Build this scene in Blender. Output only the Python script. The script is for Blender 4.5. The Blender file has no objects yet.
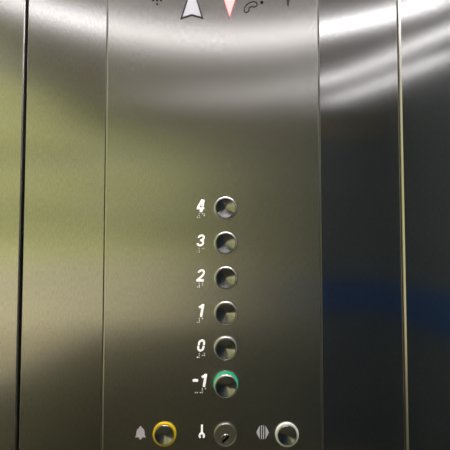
import bpy, bmesh, math, random
from mathutils import Vector, Matrix
random.seed(7)
S = bpy.context.scene
col = S.collection

# ------------------------------------------------------------------ camera
F, D, H, PITCH = 390.0, 0.527, 1.40, math.atan(0.042)
PX = D / F                                   # metres per photo pixel on the panel wall

def W(px, py):
    """a point of the panel wall (plane y = 0): returns x, z"""
    a, b = (px - 225.0) / F, (225.0 - py) / F
    c, s = math.cos(PITCH), math.sin(PITCH)
    t = D / (c - b * s)
    return a * t, H + (b * c + s) * t

cd = bpy.data.cameras.new('camera'); cam = bpy.data.objects.new('camera', cd); col.objects.link(cam)
cam.location = (0, -D, H); cam.rotation_euler = (math.pi / 2 + PITCH, 0, 0)
cd.sensor_fit = 'HORIZONTAL'; cd.sensor_width = 36.0; cd.lens = 36.0 * F / 450.0
cd.clip_start = 0.01
S.camera = cam
S.view_settings.view_transform = 'Standard'; S.view_settings.look = 'None'
S.view_settings.gamma = 1.0; S.view_settings.exposure = 0.0
S.view_settings.use_curve_mapping = False

# ------------------------------------------------------------------ materials
def new_mat(name):
    m = bpy.data.materials.new(name); m.use_nodes = True
    m.node_tree.nodes.clear()
    return m, m.node_tree.nodes, m.node_tree.links

def simple(name, color, rough=0.5, metal=0.0, emit=None, estr=0.0, noise=0.0, nscale=20, stretch=(1, 1, 1), spec=.5):
    m, n, l = new_mat(name)
    o = n.new('ShaderNodeOutputMaterial'); p = n.new('ShaderNodeBsdfPrincipled')
    p.inputs['Base Color'].default_value = (*color, 1); p.inputs['Roughness'].default_value = rough
    p.inputs['Metallic'].default_value = metal
    p.inputs['Specular IOR Level'].default_value = spec
    if emit:
        p.inputs['Emission Color'].default_value = (*emit, 1); p.inputs['Emission Strength'].default_value = estr
    if noise:
        tc = n.new('ShaderNodeTexCoord'); t = n.new('ShaderNodeTexNoise')
        t.inputs['Scale'].default_value = nscale; t.inputs['Detail'].default_value = 4
        r = n.new('ShaderNodeValToRGB')
        r.color_ramp.elements[0].position = .3; r.color_ramp.elements[1].position = .7
        r.color_ramp.elements[0].color = (*[c * (1 - noise) for c in color], 1)
        r.color_ramp.elements[1].color = (*[min(1, c * (1 + noise)) for c in color], 1)
        mp = n.new('ShaderNodeMapping'); mp.inputs['Scale'].default_value = stretch
        l.new(tc.outputs['Object'], mp.inputs['Vector']); l.new(mp.outputs[0], t.inputs['Vector']); l.new(t.outputs['Fac'], r.inputs['Fac'])
        l.new(r.outputs['Color'], p.inputs['Base Color'])
    l.new(p.outputs[0], o.inputs['Surface'])
    return m

def brushed(name, color, rx, ry, bump=0.1, tint=None, var=0.10, seed=0.0):
    """vertically brushed steel: wide blur across the grain (u), narrow along it"""
    m, n, l = new_mat(name)
    o = n.new('ShaderNodeOutputMaterial')
    g = n.new('ShaderNodeBsdfAnisotropic'); g.distribution = 'GGX'
    r = math.sqrt(rx * ry)
    g.inputs['Roughness'].default_value = r
    g.inputs['Anisotropy'].default_value = ry / r - 1.0
    tg = n.new('ShaderNodeTangent'); tg.direction_type = 'UV_MAP'; tg.uv_map = 'UVMap'
    l.new(tg.outputs[0], g.inputs['Tangent'])
    tc = n.new('ShaderNodeTexCoord')
    mp = n.new('ShaderNodeMapping'); mp.inputs['Scale'].default_value = (650, 650, 150)
    mp.inputs['Location'].default_value = (seed, 0, seed)
    nz = n.new('ShaderNodeTexNoise'); nz.inputs['Scale'].default_value = 1.0; nz.inputs['Detail'].default_value = 3
    l.new(tc.outputs['Object'], mp.inputs['Vector']); l.new(mp.outputs[0], nz.inputs['Vector'])
    ra = n.new('ShaderNodeValToRGB')
    ra.color_ramp.elements[0].position = .3; ra.color_ramp.elements[1].position = .7
    ra.color_ramp.elements[0].color = (*[c * (1 - var) for c in color], 1)
    ra.color_ramp.elements[1].color = (*[min(1, c * (1 + var)) for c in color], 1)
    l.new(nz.outputs['Fac'], ra.inputs['Fac']); l.new(ra.outputs['Color'], g.inputs['Color'])
    bp = n.new('ShaderNodeBump'); bp.inputs['Strength'].default_value = bump; bp.inputs['Distance'].default_value = 0.0002
    l.new(nz.outputs['Fac'], bp.inputs['Height']); l.new(bp.outputs[0], g.inputs['Normal'])
    l.new(g.outputs[0], o.inputs['Surface'])
    return m

def turned(name, color, rr, rt):
    """lathe-turned steel: concentric grooves, blur along the radius, local Z is the axis"""
    m, n, l = new_mat(name)
    o = n.new('ShaderNodeOutputMaterial')
    g = n.new('ShaderNodeBsdfAnisotropic'); g.distribution = 'GGX'
    r = math.sqrt(rr * rt)
    g.inputs['Color'].default_value = (*color, 1)
    g.inputs['Roughness'].default_value = r
    g.inputs['Anisotropy'].default_value = 1.0 - rt / r
    tg = n.new('ShaderNodeTangent'); tg.direction_type = 'RADIAL'; tg.axis = 'Z'
    l.new(tg.outputs[0], g.inputs['Tangent'])
    l.new(g.outputs[0], o.inputs['Surface'])
    return m

M = {}
M['plate'] = brushed('steel_plate', (.64, .63, .62), .57, .11, .10, seed=3)
M['side'] = brushed('steel_side', (.61, .60, .60), .44, .10, .06, seed=11)
M['side_right'] = brushed('steel_side_right', (.60, .60, .61), .28, .08, .06, seed=17)
M['edge'] = simple('steel_edge', (.62, .60, .57), .3, 1.0)
M['cavity'] = simple('dark_gap', (.004, .004, .004), .95)
M['collar'] = simple('collar_steel', (.82, .80, .77), .42, 1.0)
M['face'] = turned('turned_steel', (.45, .455, .475), .36, .08)
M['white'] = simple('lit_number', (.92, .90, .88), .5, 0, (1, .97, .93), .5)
M['dots'] = simple('braille_white', (.92, .90, .88), .4)
M['lilac'] = simple('pale_inlay', (.80, .76, .82), .5)
M['black'] = simple('ink_and_hole_shade', (.005, .005, .006), .9, spec=0)
M['grey'] = simple('grey_outline', (.05, .05, .055), .7, spec=.05)
M['red'] = simple('red_outline', (.70, .10, .14), .7, spec=.05)
M['arrow_white'] = simple('arrow_lens', (.56, .55, .61), .6, spec=.1)
M['arrow_pink'] = simple('arrow_lens_pink', (.70, .55, .57), .6, spec=.1)
M['yellow'] = simple('yellow_plastic', (.90, .62, .02), .35)
M['cream'] = simple('white_plastic', (.96, .94, .90), .5)
M['green'] = simple('green_light', (.005, .15, .07), .9, 0, (.01, .52, .22), 0.75, spec=.05)
M['key'] = simple('key_steel', (.50, .48, .44), .38, 1.0)
M['ceiling'] = simple('ceiling_white', (.58, .545, .56), .6)
M['floor'] = simple('floor_vinyl', (.15, .14, .075), .6, noise=.3, nscale=60)
M['back'] = simple('back_laminate', (.19, .175, .11), .5, noise=.15, nscale=8)
M['olive'] = simple('olive_laminate', (.30, .29, .16), .5, noise=.12, nscale=8)
M['dark'] = simple('dark_laminate', (.075, .090, .098), .45, noise=.15, nscale=8)
M['blue'] = simple('added_blue', (.022, .062, .17), .5)
M['frame'] = simple('window_frame_grey', (.25, .25, .25), .5)
M['lamp'] = simple('lamp_diffuser', (.9, .9, .9), .5, 0, (1.0, .97, .97), 2.8)
M['fill_near'] = simple('fill_strip_near', (.9, .9, .9), .5, 0, (1.0, .97, .96), 44.0)
M['spot'] = simple('spot_diffuser', (.9, .9, .9), .5, 0, (1.0, .97, .96), 3.7)
M['leaf'] = simple('hedge_leaves', (.395, .40, .17), .7, noise=.35, nscale=1.0, stretch=(.15, .15, 1.5))
M['tan_wall'] = simple('added_tan', (.46, .43, .28), .8, noise=.2, nscale=1)
M['lawn'] = simple('ground_gravel', (.34, .29, .18), .8, noise=.3, nscale=2)

# ------------------------------------------------------------------ helpers
def tag(o, label=None, cat=None, group=None, kind=None):
    if label: o['label'] = label
    if cat: o['category'] = cat
    if group: o['group'] = group
    if kind: o['kind'] = kind
    return o

def link(name, bm, mats, parent=None, loc=None, rot=None, smooth=False):
    me = bpy.data.meshes.new(name)
    if smooth:
        for f in bm.faces: f.smooth = True
    bm.to_mesh(me); bm.free()
    for m in (mats if isinstance(mats, (list, tuple)) else [mats]): me.materials.append(m)
    o = bpy.data.objects.new(name, me); col.objects.link(o)
    if loc: o.location = loc
    if rot: o.rotation_euler = rot
    if parent: o.parent = parent
    if smooth and hasattr(me, 'set_sharp_from_angle'): me.set_sharp_from_angle(angle=math.radians(25))
    return o

def empty(name, loc, rot=(0, 0, 0)):
    o = bpy.data.objects.new(name, None); o.empty_display_size = .02
    col.objects.link(o); o.location = loc; o.rotation_euler = rot
    return o

def box(bm, x0, x1, y0, y1, z0, z1):
    r = bmesh.ops.create_cube(bm, size=1.0)
    for v in r['verts']:
        v.co = Vector(((x0 + x1) / 2 + v.co.x * (x1 - x0), (y0 + y1) / 2 + v.co.y * (y1 - y0), (z0 + z1) / 2 + v.co.z * (z1 - z0)))
    return r['verts']

def struct(name, m, *boxes):
    bm = bmesh.new()
    for b in boxes: box(bm, *b)
    return tag(link(name, bm, m), kind='structure')

def panel_mesh(w, z0, z1, th, bl, br, flat=False):
    """a steel sheet from x=0 to x=w, its front at y=0, long edges rounded by bl and br, u runs across the grain"""
    bm = bmesh.new(); N = 5; NL = 1 if flat else N
    sec = [(0, th)] + [(bl - bl * math.cos(t), bl - bl * math.sin(t)) for t in [math.pi / 2 * i / NL for i in range(NL + 1)]]
    sec += [(w - br + br * math.sin(t), br - br * math.cos(t)) for t in [math.pi / 2 * i / N for i in range(N + 1)]] + [(w, th)]
    lo = [bm.verts.new((x, y, z0)) for x, y in sec]; hi = [bm.verts.new((x, y, z1)) for x, y in sec]
    uv = bm.loops.layers.uv.new('UVMap'); n = len(sec)
    for i in range(n):
        f = bm.faces.new((lo[i], lo[(i + 1) % n], hi[(i + 1) % n], hi[i]))
        f.material_index = 0 if i == NL + 1 else 1
    bm.faces.new(lo[::-1]).material_index = 1; bm.faces.new(hi).material_index = 1
    bmesh.ops.recalc_face_normals(bm, faces=bm.faces[:])
    for f in bm.faces:
        for lp in f.loops: lp[uv].uv = (lp.vert.co.x + lp.vert.co.y * .3, lp.vert.co.z)
    return bm

def prism(bm, pts, depth, y0=0.0):
    """a flat outline (x, z) raised from y0 towards the room by depth"""
    vs = [bm.verts.new((x, y0, z)) for x, z in pts]
    f = bm.faces.new(vs)
    r = bmesh.ops.extrude_face_region(bm, geom=[f])
    bmesh.ops.translate(bm, verts=[g for g in r['geom'] if isinstance(g, bmesh.types.BMVert)], vec=(0, -depth, 0))

def strip(bm, pts, width, depth, closed=False, y0=0.0):
    """a stroke of even width along a polyline, mitred, raised by depth"""
    n = len(pts); P = [Vector(p) for p in pts]; L, R = [], []
    for i in range(n):
        a = P[i] - P[i - 1] if (i > 0 or closed) else P[1] - P[0]
        b = P[(i + 1) % n] - P[i] if (i < n - 1 or closed) else P[i] - P[i - 1]
        a = a.normalized(); b = b.normalized()
        na, nb = Vector((-a.y, a.x)), Vector((-b.y, b.x))
        m = (na + nb); m = m.normalized() if m.length > 1e-6 else na
        k = width / 2 / max(.45, m.dot(na))
        L.append(P[i] + m * k); R.append(P[i] - m * k)
    fs = []
    lv = [bm.verts.new((p.x, y0, p.y)) for p in L]; rv = [bm.verts.new((p.x, y0, p.y)) for p in R]
    for i in range(n if closed else n - 1):
        j = (i + 1) % n
        fs.append(bm.faces.new((lv[i], lv[j], rv[j], rv[i])))
    r = bmesh.ops.extrude_face_region(bm, geom=fs)
    bmesh.ops.translate(bm, verts=[g for g in r['geom'] if isinstance(g, bmesh.types.BMVert)], vec=(0, -depth, 0))

def lathe(bm, prof, seg=64, close_top=True, close_bottom=False):
    """profile of (radius, height) turned round local Z"""
    rings = []
    for r, h in prof:
        if r < 1e-9: rings.append([bm.verts.new((0, 0, h))])
        else: rings.append([bm.verts.new((r * math.cos(2 * math.pi * i / seg), r * math.sin(2 * math.pi * i / seg), h)) for i in range(seg)])
    for a, b in zip(rings, rings[1:]):
        for i in range(seg):
            j = (i + 1) % seg
            if len(a) == 1 and len(b) == 1: continue
            if len(b) == 1: bm.faces.new((a[i], a[j], b[0]))
            elif len(a) == 1: bm.faces.new((a[0], b[j], b[i]))
            else: bm.faces.new((a[i], a[j], b[j], b[i]))
    return bm

def mm(*ps): return [(r * .001, h * .001) for r, h in ps]

# ------------------------------------------------------------------ the setting
ZF, ZC = 0.0, 2.30                # floor, ceiling
XL, XR, YB = -0.95, 1.25, -2.10   # side walls, back wall
T = .05
struct('floor', M['floor'], (XL - T, XR + T, YB - T, .15, -T, 0))
# ceiling with openings left for the recessed lamps is closed above by the lamp housings
struct('ceiling', M['ceiling'], (XL - T, XR + T, YB - T, .15, ZC, ZC + T))
struct('wall_front', M['cavity'], (XL - T, XR + T, .09, .14, 0, ZC))
struct('wall_side_right', M['dark'], (XR, XR + T, YB - T, .09, 0, ZC))
struct('added_blue_strip', M['blue'], (XR - .025, XR, -2.06, -.5, .93, 1.15), (.35, XR - .03, YB + .03, YB + .05, .93, 1.15))  # unseen blue strips, added to give the right panels a blue reflection
# glazed left side and glazed left half of the back
ZS, ZT, XG = .80, 2.18, -.25
struct('wall_side_left', M['olive'], (XL - T, XL, YB - T, .09, 0, ZS), (XL - T, XL, YB - T, .09, ZT, ZC),
       (XL - T, XL, -.06, .09, ZS, ZT))
struct('wall_back', M['back'], (XL, XR, YB - T, YB, 0, ZS), (XL, XR, YB - T, YB, ZT, ZC), (.30, XR, YB - T, YB, ZS, ZT), (XG, .30, YB - T, YB, ZS, ZT))
struct('added_dark_sheet', M['dark'], (.31, XR - .01, YB, YB + .03, .005, 2.12))  # unseen dark sheet, added to darken what the right panels reflect
def frame_boxes_x(x0, x1, y0, y1, z0, z1, t=.03):
    return [(x0, x1, y0, y1, z0, z0 + t), (x0, x1, y0, y1, z1 - t, z1), (x0, x1, y0, y0 + t, z0 + t, z1 - t), (x0, x1, y1 - t, y1, z0 + t, z1 - t)]
struct('window_1', M['frame'], *frame_boxes_x(XL - .04, XL - .01, YB, -.06, ZS, ZT))
struct('window_2', M['frame'], (XL, XG, YB - .04, YB - .01, ZS, ZS + .03), (XL, XG, YB - .04, YB - .01, ZT - .03, ZT),
       (XL, XL + .03, YB - .04, YB - .01, ZS + .03, ZT - .03), (XG - .03, XG, YB - .04, YB - .01, ZS + .03, ZT - .03))

# brushed steel wall panels beside the control plate
def wall_panel(name, x0, x1, yaw, hinge, bl, br, m='side', flat=False):
    w = x1 - x0
    o = link(name, panel_mesh(w, .02, ZC - .02, .012, bl, br, flat), [M[m], M['edge']])
    # yaw about the hinge edge
    hx = x0 if hinge == 'l' else x1
    o.rotation_euler.z = yaw
    off = 0 if hinge == 'l' else -w
    o.location = (hx + off * math.cos(yaw), off * math.sin(yaw), 0)
    return tag(o, kind='structure')

x_a, x_b = W(20.3, 225)[0], W(22.8, 225)[0]
x_c, x_d = W(104.0, 225)[0], W(321.0, 225)[0]
x_e, x_f = W(402.7, 225)[0], W(403.3, 225)[0]
g = .0001
wall_panel('wall_inner_left', x_b, x_c - g, math.radians(-1.0), 'r', .0011, .0003)
wall_panel('wall_inner_right', x_d + g, x_e, math.radians(2.5), 'l', .0003, .0009, 'side_right')
wall_panel('wall_left', XL + .005, x_a, math.radians(-2.0), 'r', .001, .0020)
wall_panel('wall_right', x_f, XR - .005, math.radians(3.0), 'l', .0019, .001, 'side_right', True)

# ------------------------------------------------------------------ control plate
plate = empty('control_panel', ((x_c + x_d) / 2, 0, .02))
tag(plate, 'tall brushed steel control plate with white floor numbers, symbols and round buttons', 'control panel')
def onplate(name, bm, m, **k):
    o = link(name, bm, m, **k); o.parent = plate; o.location -= plate.location
    return o
onplate('plate', panel_mesh(x_d - x_c - 2 * g, .02, ZC - .02, .012, .0026, .0026), [M['plate'], M['edge']], loc=Vector((x_c + g, 0, 0)))

SK = .17      # slant of the italics
def mark(cx, cy, pts, shear=0.0):
    """points in photo pixels about a centre, turned into wall points"""
    x, z = W(cx, cy)
    return [(x + (a - b * shear) * PX, z - b * PX) for a, b in pts]

def arc(cx, cy, rx, ry, a0, a1, n=14):
    return [(cx + rx * math.cos(math.radians(a0 + (a1 - a0) * i / n)), cy + ry * math.sin(math.radians(a0 + (a1 - a0) * i / n))) for i in range(n + 1)]

SW = 1.95
def numeral(ch, cx, cy):
    bm = bmesh.new(); d = .0004
    def st(pts, w=SW, closed=False): strip(bm, mark(cx, cy, pts, SK), w * PX, d, closed)
    if ch == '0':
        st(arc(0, -2.2, 2.5, 2.7, 180, 360) + [(2.5, -.35)][:1] if False else [(-2.5, -.35)] + arc(0, -2.3, 2.5, 2.6, 180, 360) + [(2.5, -.35)])
        st([(-2.5, .45)] + arc(0, 2.3, 2.5, 2.6, 180, 0) + [(2.5, .45)])
    elif ch == '1':
        st([(.9, 6.2), (.9, -6.2)], 2.4); st([(-2.6, -3.0), (-.2, -4.4), (1.2, -5.6)], 2.1)
    elif ch == '2':
        st([(-2.6, -2.6)] + arc(-.1, -2.5, 2.6, 2.5, 190, 375) + [(1.6, .3), (-2.4, 4.4)])
        st([(-3.7, 4.95), (3.6, 4.95)], 2.5)
    elif ch == '3':
        st([(-2.6, -2.8)] + arc(-.2, -2.7, 2.5, 2.3, 185, 430))
        st(arc(-.2, 2.4, 2.7, 2.6, -75, 175))
        st([(-.9, -.2), (.8, -.2)], 2.0)
    elif ch == '4':
        st([(.4, -6.1), (-2.7, 1.6)], 2.3); st([(-3.8, 2.55), (3.7, 2.55)], 2.1)
        st([(1.5, -6.1), (1.5, .75)], 2.5); st([(1.0, 3.4), (1.0, 6.2)], 2.8)
        st([(.2, -5.2), (1.6, -5.2)], 1.8)
    elif ch == '-':
        st([(-2.7, 0), (2.7, 0)], 2.4)
    return bm

nums = [('4', 201, 205.8), ('3', 201, 240.4), ('2', 201, 275.3), ('1', 201.2, 310.5), ('0', 201.2, 345.4)]
for ch, cx, cy in nums:
    onplate('numeral', numeral(ch, cx, cy), M['white'])
bm = numeral('1', 204.0, 380.4); b2 = numeral('-', 195.4, 380.4)
me = bpy.data.meshes.new('tmp'); b2.to_mesh(me); b2.free(); bm.from_mesh(me); bpy.data.meshes.remove(me)
onplate('numeral', bm, M['white'])

# braille under each number
CELL = {'#': (3, 4, 5, 6), '4': (1, 4, 5), '3': (1, 4), '2': (1, 2), '1': (1,), '0': (2, 4, 5), '-': (3, 6)}
def braille(text, cx, cy):
    bm = bmesh.new(); p = 1.9
    for k, ch in enumerate(text):
        for dot in CELL[ch]:
            cx_, cy_ = cx + k * 5.0 + (p if dot > 3 else 0), cy + ((dot - 1) % 3) * p
            x, z = W(cx_, cy_)
            q = bmesh.ops.create_uvsphere(bm, u_segments=10, v_segments=6, radius=.00085)
            for v in q['verts']: v.co = Vector((x + v.co.x, v.co.y * .8, z + v.co.z))
    return bm
for t, cx, cy in (('#4', 197.4, 213.8), ('#3', 197.4, 248.5), ('#2', 197.4, 283.3), ('#1', 197.4, 318.5), ('#0', 197.4, 353.6), ('-#1', 195.4, 388.8)):
    onplate('braille_dots', braille(t, cx, cy), M['dots'], smooth=True)

# symbols in the bottom row
bm = bmesh.new()
prism(bm, mark(140.5, 433, [(-5.4, 4.0), (-4.2, 2.6), (-3.9, -1.2)] + arc(0, -1.6, 3.7, 3.4, 190, 350) + [(3.9, -1.2), (4.2, 2.6), (5.4, 4.0)]), .0004)
prism(bm, mark(140.5, 433, arc(0, -5.3, 1.1, 1.2, 0, 345, 12)), .0004)
prism(bm, mark(140.5, 433, arc(0, 4.3, 1.6, 1.7, 0, 180, 8)), .0004)
onplate('bell_symbol', bm, M['lilac'])
bm = bmesh.new()
strip(bm, mark(201.8, 433, [(0.1, -8.0), (0.1, .2)]), 1.9 * PX, .0004)
strip(bm, mark(201.8, 433, arc(0, 2.6, 2.2, 2.4, 130, 410, 16)), 1.7 * PX, .0004)
onplate('wrench_symbol', bm, M['white'])
bm = bmesh.new()
for s in (-1, 1):
    prism(bm, mark(262.6, 432.3, [(6.2 * s, 0), (2.8 * s, -6.4), (2.8 * s, 6.4)]), .0004)
    prism(bm, mark(262.6, 432.3, [(1.5 * s, -6.4), (.6 * s, -6.4), (.6 * s, 6.4), (1.5 * s, 6.4)]), .0004)
onplate('door_open_symbol', bm, M['lilac'])

# symbols cut by the top edge of the photo
def arrow(cx, pts, fill, line, w):
    bm = bmesh.new(); prism(bm, mark(cx, 0, pts), .0003)
    a = onplate('arrow_lens', bm, fill)
    bm = bmesh.new(); strip(bm, mark(cx, 0, pts), w * PX, .0008, True)
    onplate('arrow_outline', bm, line)
arrow(191.8, [(-10.6, 19.3), (0, 15.8), (11.0, 18.9), (0.4, -15.5)], M['arrow_white'], M['grey'], 1.5)
arrow(229.6, [(-10.6, -15.0), (0, -11.5), (10.6, -15.0), (0, 18.8)], M['arrow_pink'], M['red'], .8)
bm = bmesh.new()
hand = [(-6.3, 3.6), (-5.6, 1.0), (-3.6, -2.0), (-.4, -4.2), (3.4, -5.2), (6.2, -4.6), (7.2, -2.2), (6.4, -.6), (3.6, .8), (2.4, -.4), (-.9, 1.0), (-1.6, 2.4), (-.8, 3.6), (-1.6, 5.2), (-4.0, 6.2), (-5.6, 5.8)]
strip(bm, mark(250.2, 6.6, hand), .8 * PX, .0003, True)
onplate('telephone_symbol', bm, M['black'])
bm = bmesh.new(); prism(bm, mark(261.8, 2.4, arc(0, 0, 1.5, 1.5, 0, 340, 17)), .0003)
onplate('indicator_dot', bm, M['black'])
bm = bmesh.new(); prism(bm, mark(288, 0, [(-3.4, -6), (3.4, -6), (.4, 6.3), (-.4, 6.3)]), .0003)
onplate('warning_symbol', bm, M['grey'])
bm = bmesh.new()
for j, row in enumerate((1, 3, 5, 7, 5, 3, 1)):
    for i in range(row):
        prism(bm, mark(157.1 + (i - (row - 1) / 2) * 3.9, 4.2 - j * 3.9, arc(0, 0, 1.1, 1.1, 0, 330, 11)), .0002)
onplate('speaker_holes', bm, M['black'])  # raised black discs, the shade inside the holes put into their colour

# ------------------------------------------------------------------ push buttons
FACE_RIM, FACE_MID = 5.2, 2.0
def FACE(r):
    p = [(r, .5), (r, 4.6), (r - .25, 5.1), (r - .6, FACE_RIM)]
    R = r - .6
    for k in range(1, 13):
        q = 1 - k / 12
        p.append((R * q, FACE_RIM - 2.9 * (1 - (.5 * q + .5 * q * q))))
    return mm(*p)
def button(px, py, label, kind='steel'):
    x, z = W(px, py)
    b = empty('push_button', (x, 0, z), (math.pi / 2, 0, 0))
    tag(b, label, 'button', 'round push buttons on the control plate')
    bm = bmesh.new()
    if kind == 'steel':
        lathe(bm, mm((15.5, .02), (15.5, 2.8), (15.3, 3.5), (14.9, 3.9), (14.4, 4.1), (13.8, 3.9), (13.55, 3.3), (13.55, .3)))
        link('collar', bm, M['collar'], b, smooth=True); rf = 13.35
    elif kind == 'lit':
        lathe(bm, mm((16.5, .02), (16.5, 1.4), (16.2, 1.9), (15.0, 1.8)))
        o = link('light_ring', bm, M['green'], b, smooth=True); o['label'] = 'glowing green light ring'
        bm = bmesh.new()
        lathe(bm, mm((15.0, .1), (15.1, 2.2), (15.3, 8.0), (15.1, 8.7), (14.7, 9.1), (14.3, 9.3), (13.8, 9.0), (13.55, 8.4), (13.55, .3)))
        link('collar', bm, M['collar'], b, smooth=True); rf = 13.35
    else:
        lathe(bm, mm((15.6, .02), (15.6, 1.8), (15.2, 2.5), (14.5, 2.8), (13.4, 2.8), (12.8, 2.5), (12.8, .3)))
        o = link('collar', bm, M[kind], b, smooth=True)
        o['label'] = 'bright yellow collar' if kind == 'yellow' else 'cream white collar'; rf = 12.6
    bm = bmesh.new(); lathe(bm, FACE(rf))
    f = link('button_face', bm, M['face'], b, smooth=True)
    f.location.z = .005 if kind == 'lit' else 0 if kind == 'steel' else -.0012
    return b

button(225.4, 208.3, 'topmost round steel button, beside the white number 4')
button(225.6, 243.2, 'round steel button beside the white number 3')
button(225.8, 278.0, 'round steel button beside the white number 2')
button(225.8, 312.8, 'round steel button beside the white number 1')
button(225.6, 347.8, 'round steel button beside the white number 0')
button(225.8, 384.0, 'round steel button with a glowing green ring, beside the white number -1', 'lit')
button(164.6, 433.9, 'round button with a bright yellow collar, beside the bell symbol', 'yellow')
button(286.9, 434.3, 'round button with a white collar, beside the door opening symbol', 'cream')

# key switch
x, z = W(225.4, 434.2)
k = empty('key_switch', (x, 0, z), (math.pi / 2, 0, 0))
tag(k, 'flat round steel key switch with a slotted lock, between yellow and white ringed buttons', 'key switch')
bm = bmesh.new(); lathe(bm, mm((15.1, .02), (15.1, 2.0), (14.6, 2.9), (13.9, 3.2), (13.4, 3.0), (13.1, 2.7), (0, 2.7)))
link('switch_body', bm, M['key'], k, smooth=True)
bm = bmesh.new(); lathe(bm, mm((6.3, 2.5), (6.3, 3.6), (5.9, 4.1), (5.1, 4.1), (4.8, 3.3), (0, 3.3)))
lk = link('lock_barrel', bm, M['key'], k, smooth=True); lk.location = (.0004, -.0046, 0)
bm = bmesh.new(); box(bm, -.0058, .0058, -.0013, .0013, .0030, .0044)
sl = link('key_slot', bm, M['black'], lk); sl.rotation_euler.z = math.radians(42)  # raised black bar; its colour carries the shade inside the slot

# ------------------------------------------------------------------ lamps of the car and an added fill strip
def ceiling_strip(pts, width, label, m='lamp', drop=.035):
    o = empty('ceiling_light', (pts[len(pts) // 2][0], pts[len(pts) // 2][1], ZC)); tag(o, label, 'ceiling light')
    bm = bmesh.new(); strip(bm, [(p[0] - o.location.x, p[1] - o.location.y) for p in pts], width, drop)
    for v in bm.verts: v.co = Vector((v.co.x, v.co.z, v.co.y))
    bmesh.ops.recalc_face_normals(bm, faces=bm.faces[:])
    link('diffuser', bm, M[m], o)
    bm = bmesh.new(); strip(bm, [(p[0] - o.location.x, p[1] - o.location.y) for p in pts], width + .03, .012)
    for v in bm.verts: v.co = Vector((v.co.x, v.co.z, v.co.y))
    bmesh.ops.recalc_face_normals(bm, faces=bm.faces[:])
    link('frame', bm, M['frame'], o)
ceiling_strip([(.9 * t / 10, -1.13 + .36 * (t / 10) ** 2) for t in range(-10, 11)], .07, 'long curved ceiling light mirrored as the broad bright band')
ceiling_strip([(-.45, -.30), (0, -.30), (.45, -.30)], .10, 'short straight fill strip added out of view above the control plate', 'fill_near')  # added fill, out of view, brightens the white marks and collars
ceiling_strip([(-.30, -1.86), (0, -1.82), (.30, -1.74), (.52, -1.64), (.74, -1.50), (.90, -1.25), (1.06, -.97), (1.14, -.83)], .035, 'slim curved ceiling light mirrored as the upper streak at right', 'spot', .02)
ceiling_strip([(.80, -1.90), (1.03, -1.54), (1.21, -1.16)], .035, 'slim diagonal ceiling light mirrored as the lower streak at right', 'spot', .02)

# ------------------------------------------------------------------ outside the glass
struct('ground', M['lawn'], (-40, XL - .3, -30, 30, -.30, -.20), (XL - .3, 20, -30, YB - .3, -.30, -.20))
bm = bmesh.new()
A = [math.radians(-35 + 7 * i) for i in range(23)]
strip(bm, [(-1.0 - 6.2 * math.cos(a), -1.0 - 6.2 * math.sin(a)) for a in A], .25, 1.24)
for v in bm.verts: v.co = Vector((v.co.x, v.co.z, -v.co.y - .2))
bmesh.ops.recalc_face_normals(bm, faces=bm.faces[:])
tag(link('added_tan_wall', bm, M['tan_wall']), kind='structure')  # unseen tan wall, added for the brownish band the left panels reflect
bm = bmesh.new()
def blob(x, y, zz, r):
    q = bmesh.ops.create_icosphere(bm, subdivisions=2, radius=r)
    for v in q['verts']: v.co = Vector((x + v.co.x * .8 + random.uniform(-.06, .06), y + v.co.y, zz + v.co.z + random.uniform(-.06, .06)))
for i in range(420):
    a = random.uniform(-.3, 1.75); zz = random.uniform(0, 6.5)
    blob(-1.0 - 7.5 * math.cos(a), -1.0 - 7.5 * math.sin(a), zz, random.uniform(.4, .8))
tag(link('hedge', bm, M['leaf']), 'sunlit green hedge mirrored as a soft glow in left steel panels', 'hedge', kind='stuff')

sd = bpy.data.lights.new('sun', 'SUN'); sd.energy = 4.8; sd.angle = .02; sd.color = (1, .95, .85)
so = bpy.data.objects.new('sun', sd); col.objects.link(so)
so.rotation_euler = (0, math.radians(48), math.radians(35))   # shines towards -x
w = bpy.data.worlds.new('world'); S.world = w; w.use_nodes = True
bg = w.node_tree.nodes['Background']; bg.inputs[0].default_value = (.75, .85, 1.0, 1); bg.inputs[1].default_value = .9
